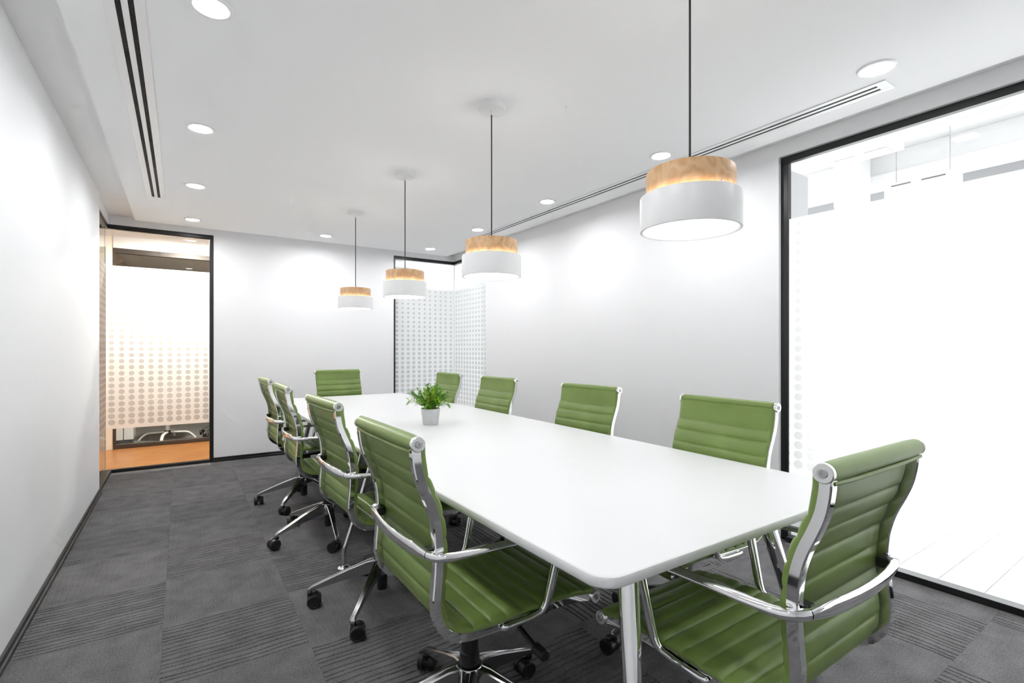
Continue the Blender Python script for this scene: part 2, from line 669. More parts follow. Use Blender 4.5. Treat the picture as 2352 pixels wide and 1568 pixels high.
def skirting(name, pts, label):
    """two-step black skirting along an axis-aligned run ((x0,y0),(x1,y1), inward normal)"""
    (x0, y0), (x1, y1), (nx_, ny_) = pts
    prof = [(0, 0), (0.016, 0), (0.016, 0.018), (0.010, 0.022), (0.010, 0.044), (0.007, 0.047), (0, 0.047)]
    rings = []
    for (x, y) in ((x0, y0), (x1, y1)):
        rings.append([(x + nx_ * d - x0, y + ny_ * d - y0, z) for d, z in prof])
    return struct(MB().loft(rings).obj(name, M['skirt'], smooth=False, loc=(x0, y0, 0)), label)


skirting('baseboard_left', ((XL, YF), (XL, YLG), (1, 0)), 'black skirting along the long white wall')
skirting('baseboard_back', ((0.285, YB), (2.276, YB), (0, -1)), 'black skirting along the back wall')
skirting('baseboard_right', ((XR, WY), (XR, YRG), (-1, 0)), 'black skirting along the white wall by the large window')


# ------------------------------------------------------------------ glazing
def pane(parent, p0, p1, z0, z1, t=0.010):
    """glass sheet standing on the segment p0-p1, local x along it; returns (angle, length)"""
    d = Vector((p1[0] - p0[0], p1[1] - p0[1], 0))
    L = d.length
    a = math.atan2(d.y, d.x)
    MB().box(0, L, -t / 2, t / 2, z0, z1).obj('glass_pane', M['glass'], parent, smooth=False, loc=(p0[0], p0[1], 0), rot=(0, 0, a))
    return a, L


def film(parent, p0, p1, x_off, side, z0=0.425, z1=2.016):
    """film on the room face of a pane; x_off shifts the dot grid"""
    d = Vector((p1[0] - p0[0], p1[1] - p0[1], 0))
    L = d.length
    a = math.atan2(d.y, d.x)
    y = side * 0.0065
    c, s = math.cos(a), math.sin(a)
    MB().add([(-x_off, y, z0), (L - x_off, y, z0), (L - x_off, y, z1), (-x_off, y, z1)], [(0, 1, 2, 3)]).obj(
        'frosted_film', M['film'], parent, smooth=False, loc=(p0[0] + c * x_off, p0[1] + s * x_off, 0), rot=(0, 0, a))


def bar(parent, x0, x1, y0, y1, z0, z1, name='window_frame', m='black'):
    MB().rbox(x0, x1, y0, y1, z0, z1, 0.002).obj(name, M[m], parent, smooth=False)


# window_1: back wall, left panel (X -0.605 .. 0.285) ; dots at -0.564 + 0.0777 k
w1 = sempty('window_1', label='glass panel with dotted film looking onto the orange wood corridor')
pane(w1, (-0.612, GY), (0.25, GY), 0.0, ZH - 0.01)
film(w1, (-0.605, GY), (0.248, GY), 0.041, -1)
bar(w1, -0.65, 0.285, GY - 0.03, GY + 0.02, ZH - FW, ZH)
bar(w1, 0.249, 0.285, GY - 0.03, GY + 0.02, 0.0, ZH - FW)
bar(w1, -0.65, 0.249, GY - 0.03, GY + 0.02, 0.0, 0.03, 'kerb')
MB().box(-0.616, -0.608, GY - 0.006, GY + 0.006, 0.03, ZH - FW).obj('glass_edge', M['edge'], w1, smooth=False)
# window_2: left return
w2 = sempty('window_2', label='narrow glass return between the long white wall and the back glazing')
pane(w2, (-0.612, YLG - 0.02), (-0.612, GY), 0.0, ZH - 0.01)
film(w2, (-0.612, YLG), (-0.612, GY - 0.01), 0.04, -1)
bar(w2, -0.635, -0.590, YLG, GY, ZH - FW, ZH)
bar(w2, -0.635, -0.563, YLG, GY - 0.03, 0.0, 0.03, 'kerb')
# window_3: back wall, right panel
w3 = sempty('window_3', label='glass corner panel with dotted film in the back wall')
pane(w3, (2.30, GY), (3.165, GY), 0.0, ZH - 0.01)
film(w3, (2.29, GY), (3.155, GY), 0.035, -1)
bar(w3, 2.276, 3.19, GY - 0.03, GY + 0.02, ZH - FW, ZH)
bar(w3, 2.276, 2.296, GY - 0.03, GY + 0.02, 0.0, ZH - FW)
bar(w3, 2.296, 3.19, GY - 0.03, GY + 0.02, 0.0, 0.03, 'kerb')
MB().box(3.157, 3.165, GY - 0.006, GY + 0.006, 0.03, ZH - FW).obj('glass_edge', M['edge'], w3, smooth=False)
# window_4: right return
w4 = sempty('window_4', label='glass corner panel with dotted film in the right wall')
pane(w4, (GX, YRG), (GX, GY), 0.0, ZH - 0.01)
film(w4, (GX, YRG), (GX, GY - 0.01), 0.04, 1)
bar(w4, GX - 0.03, GX + 0.02, YRG, GY - 0.03, ZH - FW, ZH)
bar(w4, GX - 0.03, GX + 0.02, YRG, GY - 0.03, 0.0, 0.03, 'kerb')
# window_5: the large window, its unseen length extended to let in more light
w5 = sempty('window_5', label='large black framed window with frosted dotted film')
pane(w5, (GX + 0.015, -2.25), (GX + 0.015, WY - 0.02), 0.0, ZH - 0.01)
film(w5, (GX + 0.015, -2.22), (GX + 0.015, WY - 0.035), 3.765, 1)
bar(w5, GX - 0.005, GX + 0.035, -2.25, WY, ZH - FW, ZH)
bar(w5, GX - 0.005, GX + 0.035, WY - 0.045, WY, 0.0, ZH - FW)
bar(w5, GX - 0.005, GX + 0.035, -2.25, -2.21, 0.0, ZH - FW)
bar(w5, GX - 0.03, GX + 0.035, -2.25, WY - 0.045, 0.0, 0.034, 'kerb')

# ------------------------------------------------------------------ corridor and room behind the back-left glazing
cf = struct(boxo('floor_corridor', -3.0, 2.2, 6.16, 7.6, -0.062, -0.002, M['owood']), 'orange wood strip floor of the corridor')
q = boxo('floor_return', -3.0, -0.63, 3.0, 6.16, -0.062, -0.002, M['owood'])
q.parent = cf
q.location -= cf.location
struct(boxo('floor_side_room', -0.75, 2.2, 7.60, 11.0, -0.06, -0.001, M['gcarpet']), 'plain grey carpet in the room across the corridor')
struct(boxo('ceiling_corridor', -3.0, 2.2, 3.0, 7.6, 2.56, 2.66, M['ceil']), 'white corridor ceiling')
struct(boxo('ceiling_side_room', -0.9, 2.2, 7.6, 11.0, 2.62, 2.70, M['ceil']), 'white ceiling of the room across the corridor')
struct(boxo('wall_corridor_left', -3.1, -3.0, 3.0, 7.7, -0.06, 2.66, M['owhite']), 'pale wall at the corridor side')
struct(boxo('wall_corridor_near', -3.0, -0.705, 2.9, 3.0, -0.06, 2.66, M['owhite']), 'pale wall closing the corridor')
struct(boxo('wall_corridor_end', 2.2, 2.3, 6.27, 11.1, -0.06, 2.75, M['owhite']), 'white wall between corridor and open office')
struct(boxo('wall_corridor_back', -3.0, -0.68, 7.58, 7.70, -0.06, 2.66, M['cream']), 'cream wall beside the inner glass partition')
struct(boxo('wall_side_room_left', -0.9, -0.76, 7.70, 11.0, -0.06, 2.7, M['beige']), 'beige wall of the room across the corridor')
struct(boxo('wall_side_room_back', -0.9, 2.2, 11.0, 11.1, -0.06, 2.7, M['beige']), 'beige far wall of the room across the corridor')
w6 = sempty('window_6', label='dark framed inner glass partition across the corridor')
pane(w6, (-0.66, 7.60), (2.2, 7.60), 0.0, 2.40)
bar(w6, -0.68, 2.2, 7.57, 7.63, 2.36, 2.42, 'window_frame', 'darkframe')
bar(w6, -0.68, 2.2, 7.57, 7.63, 0.0, 0.05, 'kerb', 'darkframe')
bar(w6, -0.68, -0.655, 7.57, 7.63, 0.05, 2.36, 'window_frame', 'darkframe')
struct(boxo('trim_1', -0.68, 2.2, 7.57, 7.63, 2.42, 2.62, M['owhite']), 'white bulkhead above the inner partition')
struct(boxo('trim_2', -0.70, 2.2, 10.95, 11.0, 2.02, 2.10, M['darkframe']), 'dark rail on the far beige wall')


def slab_light(name, x, y, z, lx, ly, m, label, cat, group=None):
    t = thing(name, (x, y, z), label, cat, group)
    MB().box(-lx / 2 - 0.015, lx / 2 + 0.015, -ly / 2 - 0.015, ly / 2 + 0.015, -0.012, 0.0).obj('housing', M['white'], t, smooth=False)
    MB().box(-lx / 2, lx / 2, -ly / 2, ly / 2, -0.016, -0.0122).obj('diffuser', M[m], t, smooth=False)
    return t


slab_light('ceiling_light', 0.08, 6.80, 2.56, 0.30, 0.12, 'strip', 'warm rectangular ceiling light in the corridor behind the back glass panel', 'ceiling light')

# white pedestal chair in the side room
t = thing('pedestal_chair', (-0.15, 7.99, 0), 'white pedestal chair with four curved feet behind the corridor glass', 'chair')
foot = MB()
pp = []
for k in range(10):
    u = k / 9
    r = 0.02 + 0.30 * u
    z = 0.105 - 0.012 * u - 0.085 * max(0, (u - 0.62) / 0.38) ** 1.8
    pp.append((r, 0, z))
foot.sweep(pp, [(0, 1, 0)] * 10, [(0.021 - 0.003 * k / 9, 0.012) for k in range(10)], 12)
fm = foot.mesh('foot', M['white'])
for k in range(4):
    place('foot', fm, t, None, (0, 0, math.radians(258 + 90 * k)))
MB().cyl(0.038, 0.085, 0.125, 20, b=0.004).obj('hub', M['dark'], t)
MB().cyl(0.027, 0.12, 0.46, 20).obj('column', M['white'], t)
seatb = MB()
rings = []
for k in range(9):
    u = k / 8
    ring = []
    for j in range(28):
        a = 2 * PI * j / 28
        rr = 0.05 + 0.2 * math.sin(u * PI / 2)
        back = max(0, math.cos(a - PI / 2))
        ring.append((rr * math.cos(a), rr * math.sin(a), 0.455 + 0.06 * u * u + 0.30 * back ** 1.5 * u ** 3))
    rings.append(ring)
inner = [[(x * 0.94, y * 0.94, z + 0.012) for x, y, z in r] for r in rings[::-1]]
inner[0] = [(x * 0.975, y * 0.975, z + 0.004) for x, y, z in rings[-1]]
seatb.loft(rings + inner)
seatb.obj('seat_shell', M['white'], t)

# low white cabinet on legs in the side room
t = thing('low_cabinet', (-0.605, 8.06, 0), 'low white cabinet on a grey plinth behind the inner glass partition', 'cabinet')
MB().rbox(-0.10, -0.004, -0.2, 0.2, 0.06, 0.62).obj('door', M['white'], t, smooth=False)
MB().rbox(0.004, 0.10, -0.2, 0.2, 0.06, 0.62).obj('door', M['white'], t, smooth=False)
MB().rbox(-0.095, 0.095, -0.18, 0.18, 0.0, 0.06).obj('plinth', M['heat'], t, smooth=False)
MB().rbox(-0.105, 0.105, -0.21, 0.21, 0.62, 0.645).obj('top', M['white'], t, smooth=False)

# ------------------------------------------------------------------ bright open office beyond the right wall
OX0, OX1, OY0, OY1, OZ = 3.25, 6.4, -4.0, 8.8, 3.2
of = struct(boxo('floor_office', OX0 - 0.07, OX1, OY0, OY1, -0.10, -0.012, M['owhite']), 'whitewashed plank floor of the bright open office')
pm = {}
for i in range(44):
    y = -3.96 + 0.18 * i
    if y > 3.7:
        break
    L = 1.6
    off = (i * 0.62) % 1.6
    x = OX0 - 0.055 - off
    while x < OX1 - 0.02:
        a, b = max(x, OX0 - 0.055), min(x + L, OX1)
        if b - a > 0.05 and not (y < -1.6 and False):
            k = round(b - a, 3)
            if k not in pm:
                q = MB()
                q.rbox(-(b - a) / 2 + 0.001, (b - a) / 2 - 0.001, -0.0892, 0.0892, 0, 0.012, 0.0012)
                pm[k] = q.mesh('floor_plank', M['plank'], smooth=False)
            place('floor_plank', pm[k], of, ((a + b) / 2 - of.location.x, y + 0.09 - of.location.y, -0.012 - of.location.z))
        x += L
struct(boxo('ceiling_office', OX0, OX1 + 0.2, OY0, OY1 + 0.1, OZ, OZ + 0.1, M['owhite']), 'white exposed ceiling of the open office')
struct(boxo('wall_office_near', OX0, OX1 + 0.1, OY0 - 0.1, OY0, -0.1, OZ, M['owhite']), 'white wall closing the office')
struct(boxo('wall_office_end', 2.3, OX1 + 0.1, OY1, OY1 + 0.1, -0.1, OZ, M['owhite']), 'white far wall of the open office')
struct(boxo('wall_office_bulkhead', OX0, OX0 + 0.02, OY0, YB + 0.14, 2.52, OZ, M['owhite']), 'white bulkhead above the meeting room')
struct(boxo('floor_office_corner', 2.3, OX0 - 0.07, YB + 0.07, OY1, -0.1, -0.001, M['owhite']), 'white floor strip by the glass corner')
struct(boxo('ceiling_office_corner', 2.3, OX0, YB + 0.14, OY1, 2.75, 2.85, M['owhite']), 'white ceiling behind the glass corner')
struct(boxo('wall_office_side', OX0 - 0.06, OX0 + 0.0, OY0, YF - 0.12, -0.1, OZ, M['owhite']), 'white office wall beside the meeting room')
struct(boxo('wall_office_shade_grey', OX0 + 0.002, 3.60, 1.69, 1.82, -0.0, 2.39, M['ogrey']), 'partition end outside the large window, its shade painted light grey')  # shade on this face is put into its grey colour
struct(boxo('wall_office_light_block', 4.30, 4.40, 4.5, 7.6, -0.0, 2.9, M['owhite']), 'added white panel holding daylight off the glass corner')  # added wall, dims the facade daylight reaching the corner film
fa = struct(boxo('wall_facade', OX1, OX1 + 0.15, OY0, OY1, 2.62, OZ, M['ogrey']), 'office facade with tall windows')
for i in range(10):
    y = OY0 + i * 1.4
    q = boxo('mullion', OX1, OX1 + 0.12, y, y + 0.08, -0.1, 2.62, M['owhite'])
    q.parent = fa
    q.location -= fa.location
t = tag(MB().rbox(-0.09, 0.09, -6.2, 6.2, 0, 0.13, 0.006).obj('ceiling_beam', M['owhite'], smooth=False, loc=(6.0, 2.4, 2.85)), 'long white beam running below the office ceiling', 'beam')
MB().rbox(-0.04, 0.04, -6.2, 6.2, 0.13, 0.35, 0.004).obj('web', M['owhite'], t, smooth=False)
t = tag(MB().rbox(-2.0, 2.0, -0.1, 0.1, 0, 0.20, 0.006).obj('ceiling_beam', M['owhite'], smooth=False, loc=(4.31, 8.2, 2.42)), 'white cross beam behind the glass corner', 'beam')
for s in (-1, 1):
    MB().box(s * 1.9 - 0.02, s * 1.9 + 0.02, -0.02, 0.02, 0.2, OZ - 2.42 if s > 0 else 0.33).obj('hanger', M['owhite'], t, smooth=False)
# pipes
for k, (x, z, r) in enumerate(((4.62, 3.02, 0.014), (4.78, 3.02, 0.014), (4.98, 2.98, 0.022), (5.12, 3.05, 0.014))):
    lab = ('thin white pipe nearest the glass under the office ceiling', 'second thin white pipe under the office ceiling',
           'thicker white pipe under the office ceiling', 'thin white pipe beyond the thicker pipe under the office ceiling')[k]
    t = thing('ceiling_pipe', (x, 0, z), lab, 'pipe', 'pipes under the office ceiling')
    MB().tube([(0, -3.9, 0), (0, 7.0, 0)], r, 12).obj('pipe', M['white'], t)
    for y in (-1.2, 0.4, 2.0, 3.6):
        MB().box(-0.004, 0.004, y - 0.006, y + 0.006, 0, OZ - z).obj('hanger', M['ogrey'], t, smooth=False)
        MB().cyl(r + 0.006, y - 0.012, y + 0.012, 12, axis='y').obj('clamp', M['ogrey'], t)
# hanging twin spot box
t = thing('twin_spot_lamp', (4.55, 1.72, 2.75), 'white hanging box lamp with two warm spots outside the large window', 'spot lamp')
MB().rbox(-0.11, 0.11, -0.24, 0.24, 0.0, 0.085, 0.003).obj('housing', M['white'], t, smooth=False)
for y in (-0.11, 0.11):
    MB().rbox(-0.075, 0.075, y - 0.075, y + 0.075, -0.004, 0.0005, 0.001).obj('trim', M['ogrey'], t, smooth=False)
    MB().lathe([(0.052, -0.0075), (0.055, -0.0045)], 24, (0, y, 0)).obj('bulb', M['spot'], t)
    hs = MB()
    for k in range(6):
        hs.box(-0.045, 0.045, y - 0.045 + k * 0.016, y - 0.039 + k * 0.016, 0.085, 0.15)
    hs.box(-0.045, 0.045, y - 0.045, y + 0.041, 0.085, 0.10)
    hs.obj('heat_sink', M['heat'], t, smooth=False)
for y in (-0.2, 0.2):
    MB().tube([(0, y, 0.085), (0, y, 0.45)], 0.003, 6).obj('hanger', M['ogrey'], t)
t = tag(MB().rbox(-0.12, 0.12, -0.12, 0.12, 0, 0.55, 0.004).obj('column_casing', M['white'], smooth=False, loc=(5.7, 2.25, 2.65)), 'short white square casing dropping from the office ceiling', 'casing')
t = thing('fan_coil_unit', (5.72, 1.68, 2.60), 'small white air unit hanging under the office ceiling', 'air unit')
MB().rbox(-0.12, 0.12, -0.26, 0.26, 0, 0.18, 0.01).obj('casing', M['white'], t, smooth=False)
MB().box(-0.125, -0.118, -0.20, -0.03, 0.14, 0.15).obj('grille', M['heat'], t, smooth=False)
MB().box(-0.125, -0.118, 0.05, 0.20, 0.14, 0.15).obj('grille', M['heat'], t, smooth=False)
for y in (-0.2, 0.2):
    MB().tube([(0, y, 0.18), (0, y, 0.60)], 0.004, 6).obj('hanger', M['ogrey'], t)

# ------------------------------------------------------------------ conference table
tb = thing('conference_table', (1.308, 2.86, 0), 'long white boat-shaped meeting table on chrome legs', 'table', rz=-0.0093)
TX, TY = 1.308, 2.86


def top_outline(inset):
    y0, y1 = 0.70 - TY + inset, 5.00 - TY - inset
    half = lambda y: 0.594 + 0.026 * (1 - (y / 2.15) ** 2) - inset
    R = 0.055 - inset * 0.5
    pts = []
    n = 22
    for k in range(n + 1):                      # right side going up
        y = y0 + R + (y1 - y0 - 2 * R) * k / n
        pts.append((half(y), y))
    for k in range(1, 8):
        a = PI / 2 * k / 8
        pts.append((half(y1 - R) - R + R * math.cos(a), y1 - R + R * math.sin(a)))
    pts.append((half(y1 - R) - R, y1))
    L = [(-x, y) for x, y in pts[::-1]]
    top = pts + L
    out = list(top)
    # bottom corners
    left0 = -half(y0 + R)
    for k in range(1, 8):
        a = PI / 2 * k / 8
        out.append((left0 + R - R * math.cos(a), y0 + R - R * math.sin(a)))
    out.append((left0 + R, y0))
    for k in range(0, 8):
        a = PI / 2 * (8 - k) / 8
        out.append((half(y0 + R) - R + R * math.cos(a), y0 + R - R * math.sin(a)))
    return out


rg = []
for inset, z in ((0.006, 0.7145), (0.0018, 0.716), (0.0, 0.7195), (0.0, 0.7345), (0.0018, 0.7382), (0.005, 0.7398), (0.009, 0.74)):
    rg.append([(x, y, z) for x, y in top_outline(inset)])
MB().loft(rg).obj('tabletop', M['laminate'], tb, angle=30)
# end legs (thick tapered chrome), splayed; given at z = 0.5
for (x, y, sx, sy) in ((0.918, 0.823, -1, -1), (1.703, 0.895, 1, -1), (0.957, 4.835, -1, 1), (1.647, 4.835, 1, 1)):
    f = lambda z: (x + sx * 0.18 * (0.5 - z) - TX, y + sy * 0.23 * (0.5 - z) - TY, z)
    lg = MB().tube([f(0.008), f(0.2), f(0.4), f(0.716)], [0.0185, 0.021, 0.0235, 0.0275], 24).obj('leg', M['chrome'], tb)
    MB().cyl(0.026, 0, 0.012, 20, (f(0)[0], f(0)[1], 0), b=0.003).obj('glide', M['plastic'], lg)
    MB().cyl(0.05, 0.704, 0.716, 24, (f(0.71)[0], f(0.71)[1], 0)).obj('mounting_plate', M['dark'], lg)
# middle legs (slender, cranked)
for (x, y) in ((0.742, 2.757), (1.868, 2.757)):
    s = 1 if x < TX else -1
    X, Y = x - TX, y - TY
    lg = MB().tube([(X, Y, 0.01), (X, Y, 0.06), (X, Y, 0.095), (X + s * 0.012, Y, 0.125), (X + s * 0.07, Y, 0.30), (X + s * 0.20, Y, 0.716)], 0.0125, 14).obj('leg', M['chrome'], tb)
    MB().lathe([(0.032, 0.0), (0.034, 0.004), (0.030, 0.010), (0.014, 0.016)], 24, (X, Y, 0)).obj('glide', M['chrome'], lg)
for x in (-0.30, 0.30):
    MB().rbox(x - 0.02, x + 0.02, -1.95, 1.95, 0.692, 0.7145, 0.002).obj('rail', M['dark'], tb, smooth=False)

# ------------------------------------------------------------------ swivel chair
PROF = [(-.276, .962), (-.275, .93), (-.267, .885), (-.252, .844), (-.234, .802), (-.221, .757), (-.215, .709), (-.214, .655), (-.217, .605),
        (-.221, .555), (-.217, .515), (-.202, .480), (-.172, .453), (-.133, .441), (-.08, .436), (0, .437), (.08, .439), (.16, .440), (.24, .436), (.29, .428), (.322, .420)]


def catmull(pts, per=14):
    out = []
    P = [pts[0]] + list(pts) + [pts[-1]]
    for i in range(1, len(P) - 2):
        p0, p1, p2, p3 = [Vector((*p, 0)) for p in P[i - 1:i + 3]]
        for k in range(per):
            t = k / per
            out.append(0.5 * ((2 * p1) + (-p0 + p2) * t + (2 * p0 - 5 * p1 + 4 * p2 - p3) * t * t + (-p0 + 3 * p1 - 3 * p2 + p3) * t ** 3))
    out.append(Vector((*pts[-1], 0)))
    return out


def resample(pts, step):
    acc = [0]
    for a, b in zip(pts, pts[1:]):
        acc.append(acc[-1] + (b - a).length)
    L = acc[-1]
    n = round(L / step)
    out, j = [], 0
    for i in range(n + 1):
        s = L * i / n
        while j < len(acc) - 2 and acc[j + 1] < s:
            j += 1
        t = (s - acc[j]) / max(1e-9, acc[j + 1] - acc[j])
        out.append((s, pts[j].lerp(pts[j + 1], min(1, max(0, t)))))
    return out


RAW = resample(catmull(PROF), 0.0035)
CURVE = []
for i, (s, p) in enumerate(RAW):
    a, b = RAW[max(i - 2, 0)][1], RAW[min(i + 2, len(RAW) - 1)][1]
    t = (b - a).normalized()
    CURVE.append((s, p.x, p.y, -t.y, t.x))           # s, x, z, normal (nx, nz) to the sitter's side
LEN = CURVE[-1][0]
S0, DS = 0.092, 0.0555
SPLIT = S0 + DS * 9                                   # seam where back and seat meet


def bulge(s):
    if s < S0:
        u = s / S0
        return (1 - u ** 6) ** 0.5 if u > 0.3 else 1.0
    u = ((s - S0) / DS) % 1.0
    return max(0.0, 1 - abs(2 * u - 1) ** 3.2) ** 0.8


HW = 0.231
YS = [-1, -0.985, -0.95, -0.9, -0.82, -0.6, -0.3, 0, 0.3, 0.6, 0.82, 0.9, 0.95, 0.985, 1]


def pad(s0, s1):
    sec = [c for c in CURVE if s0 - 0.0018 <= c[0] <= s1 + 0.0018]
    rings = []
    for (s, x, z, nx_, nz_) in sec:
        b = bulge(s)
        ring = []
        for yy in YS:
            e = 1 - max(0, (abs(yy) - 0.9) / 0.1) ** 2.2
            o = 0.0125 + (0.0085 + 0.0075 * b) * (0.55 + 0.45 * e) * (1 if abs(yy) < 0.999 else 0.75)
            ring.append((x + nx_ * o, HW * yy, z + nz_ * o))
        for yy in YS[::-1]:
            e = 1 if abs(yy) < 0.9 else 0
            o = 0.0105 - 0.0055 * b * e
            ring.append((x + nx_ * o, HW * yy, z + nz_ * o))
        rings.append(ring)
    return MB().loft(rings)


def rail(side):
    rings = []
    for (s, x, z, nx_, nz_) in CURVE[2::3]:
        ring = []
        y0, y1 = side * 0.207, side * 0.2325
        for (yy, o) in ((y0, -0.010), (y0 + side * 0.003, -0.013), (y1 - side * 0.003, -0.013), (y1, -0.010), (y1, 0.0095), (y1 - side * 0.002, 0.0115), (y0 + side * 0.002, 0.0115), (y0, 0.0095)):
            ring.append((x + nx_ * o, yy, z + nz_ * o))
        rings.append(ring)
    return MB().loft(rings)


HOOP = [(0, -.2625), (.05, -.2615), (.10, -.258), (.145, -.2525), (.185, -.2455), (.212, -.239)]
ARM = [((-.2385, .2135, .6755), (.0110, .0110)), ((-.2325, .229, .6755), (.0118, .0118)), ((-.222, .2425, .675), (.0118, .0118)), ((-.205, .2515, .674), (.0120, .0112)),
       ((-.180, .256, .6735), (.0135, .0100)), ((-.150, .2575, .674), (.0160, .0085)), ((-.110, .258, .674), (.0185, .0072)), ((-.05, .258, .673), (.0190, .0068)),
       ((.03, .258, .670), (.0185, .0068)), ((.09, .257, .666), (.0180, .0070)), ((.130, .256, .6605), (.0170, .0075)), ((.150, .255, .650), (.0155, .0085)),
       ((.157, .2545, .634), (.0135, .0100)), ((.154, .2535, .61), (.0120, .0115)), ((.143, .251, .56), (.0105, .0125)), ((.131, .248, .505), (.0095, .0130)),
       ((.122, .2455, .470), (.0090, .0125)), ((.112, .2435, .452), (.0085, .0105)), ((.095, .2425, .442), (.0082, .0085)), ((.06, .242, .437), (.0080, .0080)), ((-.015, .2415, .435), (.0078, .0085)), ((-.028, .2415, .4365), (.0070, .0095)), ((-.033, .2415, .4375), (.0045, .006))]


def build_chair(up):
    """meshes of one chair kind, keyed for assembly; up = upholstery material"""
    D = {}
    D['backrest'] = pad(0.0, SPLIT).mesh('backrest', up, angle=60)
    D['seat'] = pad(SPLIT, LEN).mesh('seat', up, angle=60)
    for sd in (-1, 1):
        D['rail', sd] = rail(sd).mesh('side_rail', M['chrome'])
    # rolls
    x, z = PROF[0]
    b = MB().lathe([(0.012, -0.2275), (0.019, -0.225), (0.0205, -0.18), (0.0205, 0.18), (0.019, 0.225), (0.012, 0.2275)], 28, (x, 0, z + 0.003), 'y')
    b.tube([(x - 0.010, -0.222, z - 0.0165), (x - 0.011, -0.12, z - 0.0195), (x - 0.011, 0.12, z - 0.0195), (x - 0.010, 0.222, z - 0.0165)], 0.0055, 10)
    D['top_roll'] = b.mesh('top_roll', up)
    x2, z2 = PROF[-1]
    D['front_roll'] = MB().lathe([(0.012, -0.2275), (0.0175, -0.226), (0.018, 0.0), (0.0175, 0.226), (0.012, 0.2275)], 24, (x2 - 0.002, 0, z2 + 0.004), 'y').mesh('front_roll', up)
    D['cap'] = MB().lathe([(0.0175, -0.0065), (0.0195, -0.005), (0.0195, 0.004), (0.0178, 0.006), (0.0105, 0.006), (0.0102, 0.0045), (0.0, 0.0045)], 28, axis='y').mesh('end_cap', M['cap'])
    D['bolt'] = MB().lathe([(0.0088, 0.0), (0.0088, 0.0056), (0.0078, 0.0064), (0.0034, 0.0064), (0.0032, 0.0040), (0.0, 0.0040)], 18, axis='y').mesh('bolt', M['alu'])
    # hoop
    pts, dm = [], []
    for y, x_ in [(-a, c) for a, c in HOOP[::-1]] + HOOP[1:]:
        k = min(1, max(0, (0.212 - abs(y)) / 0.06))
        pts.append((x_, y, 0.6755))
        dm.append((0.0095 - 0.0035 * k + 0.001, 0.0105 + 0.0075 * k))
    D['hoop'] = MB().sweep(pts, [(1, 0, 0)] * len(pts), dm, 18).mesh('back_hoop', M['chrome'], angle=60)
    for sd in (-1, 1):
        P, sides, dims = [], [], []
        for (px, py, pz), d in ARM:
            P.append((px, py * sd, pz))
            dims.append(d)
        for i in range(len(P)):
            t = (Vector(P[min(i + 1, len(P) - 1)]) - Vector(P[max(i - 1, 0)])).normalized()
            s = Vector((0, sd, 0)) if i > 5 else Vector((-t.y, t.x, 0)) * sd
            sides.append(tuple(s))
        D['arm', sd] = MB().sweep(P, sides, dims, 16).mesh('armrest', M['chrome'], angle=60)
    D['bracket'] = MB().rbox(-0.015, 0.015, -0.014, 0.014, -0.013, 0.013, 0.003).mesh('bracket', M['dark'], smooth=False)
    # under-seat parts
    q = MB()
    for x_ in (-0.02, 0.13):
        q.rbox(x_ - 0.02, x_ + 0.02, -0.215, 0.215, 0.412, 0.428, 0.003)
    D['brace'] = q.mesh('cross_brace', M['dark'], smooth=False)
    q = MB()
    q.loft([[(-0.07, -0.05, 0.365), (0.12, -0.045, 0.375), (0.12, 0.045, 0.375), (-0.07, 0.05, 0.365)],
            [(-0.075, -0.06, 0.385), (0.165, -0.065, 0.392), (0.165, 0.065, 0.392), (-0.075, 0.06, 0.385)],
            [(-0.06, -0.075, 0.413), (0.17, -0.085, 0.413), (0.17, 0.085, 0.413), (-0.06, 0.075, 0.413)]])
    q.lathe([(0.034, 0.30), (0.046, 0.315), (0.048, 0.36), (0.05, 0.37)], 24)
    q.cyl(0.026, 0.13, 0.19, 18, (0, 0, 0.255 - 0.19), axis='z') if False else None
    D['mech'] = q.mesh('tilt_mechanism', M['plastic'], angle=40)
    q = MB().tube([(0.07, -0.06, 0.388), (0.08, -0.14, 0.375), (0.085, -0.235, 0.345)], 0.0075, 10)
    q.cyl(0.017, -0.285, -0.235, 14, (0.086, 0, 0.342), axis='y', b=0.004)
    D['lever'] = q.mesh('lever', M['plastic'])
    q = MB().lathe([(0.0215, 0.055), (0.024, 0.058), (0.024, 0.12), (0.028, 0.125), (0.028, 0.205), (0.031, 0.207), (0.031, 0.245), (0.027, 0.249), (0.027, 0.305)], 24)
    D['column'] = q.mesh('gas_column', M['plastic'])
    D['hub'] = MB().lathe([(0.040, 0.135), (0.045, 0.150), (0.044, 0.195), (0.040, 0.203), (0.029, 0.204)], 30).mesh('base_hub', M['alu'])
    q = MB()
    rings = []
    for r, zt, dp, w in ((0.030, 0.203, 0.062, 0.0235), (0.07, 0.196, 0.060, 0.0195), (0.15, 0.167, 0.047, 0.0155), (0.25, 0.126, 0.031, 0.0130), (0.318, 0.098, 0.022, 0.0120), (0.333, 0.088, 0.030, 0.0115), (0.337, 0.078, 0.022, 0.0100)):
        c = 0.004
        rings.append([(r, -w, zt - c), (r, -w + c, zt), (r, -0.35 * w, zt), (r, -0.25 * w, zt - 0.0025), (r, 0.25 * w, zt - 0.0025), (r, 0.35 * w, zt), (r, w - c, zt), (r, w, zt - c), (r, w * 0.62, zt - dp), (r, -w * 0.62, zt - dp)])
    q.loft(rings)
    D['base_arm'] = q.mesh('base_arm', M['alu'], angle=35)
    q = MB().cyl(0.0075, 0.045, 0.075, 12)
    q.lathe([(0.012, 0.058), (0.013, 0.0605), (0.013, 0.069), (0.011, 0.071)], 14)
    # hood: half shell between the wheels
    rr = []
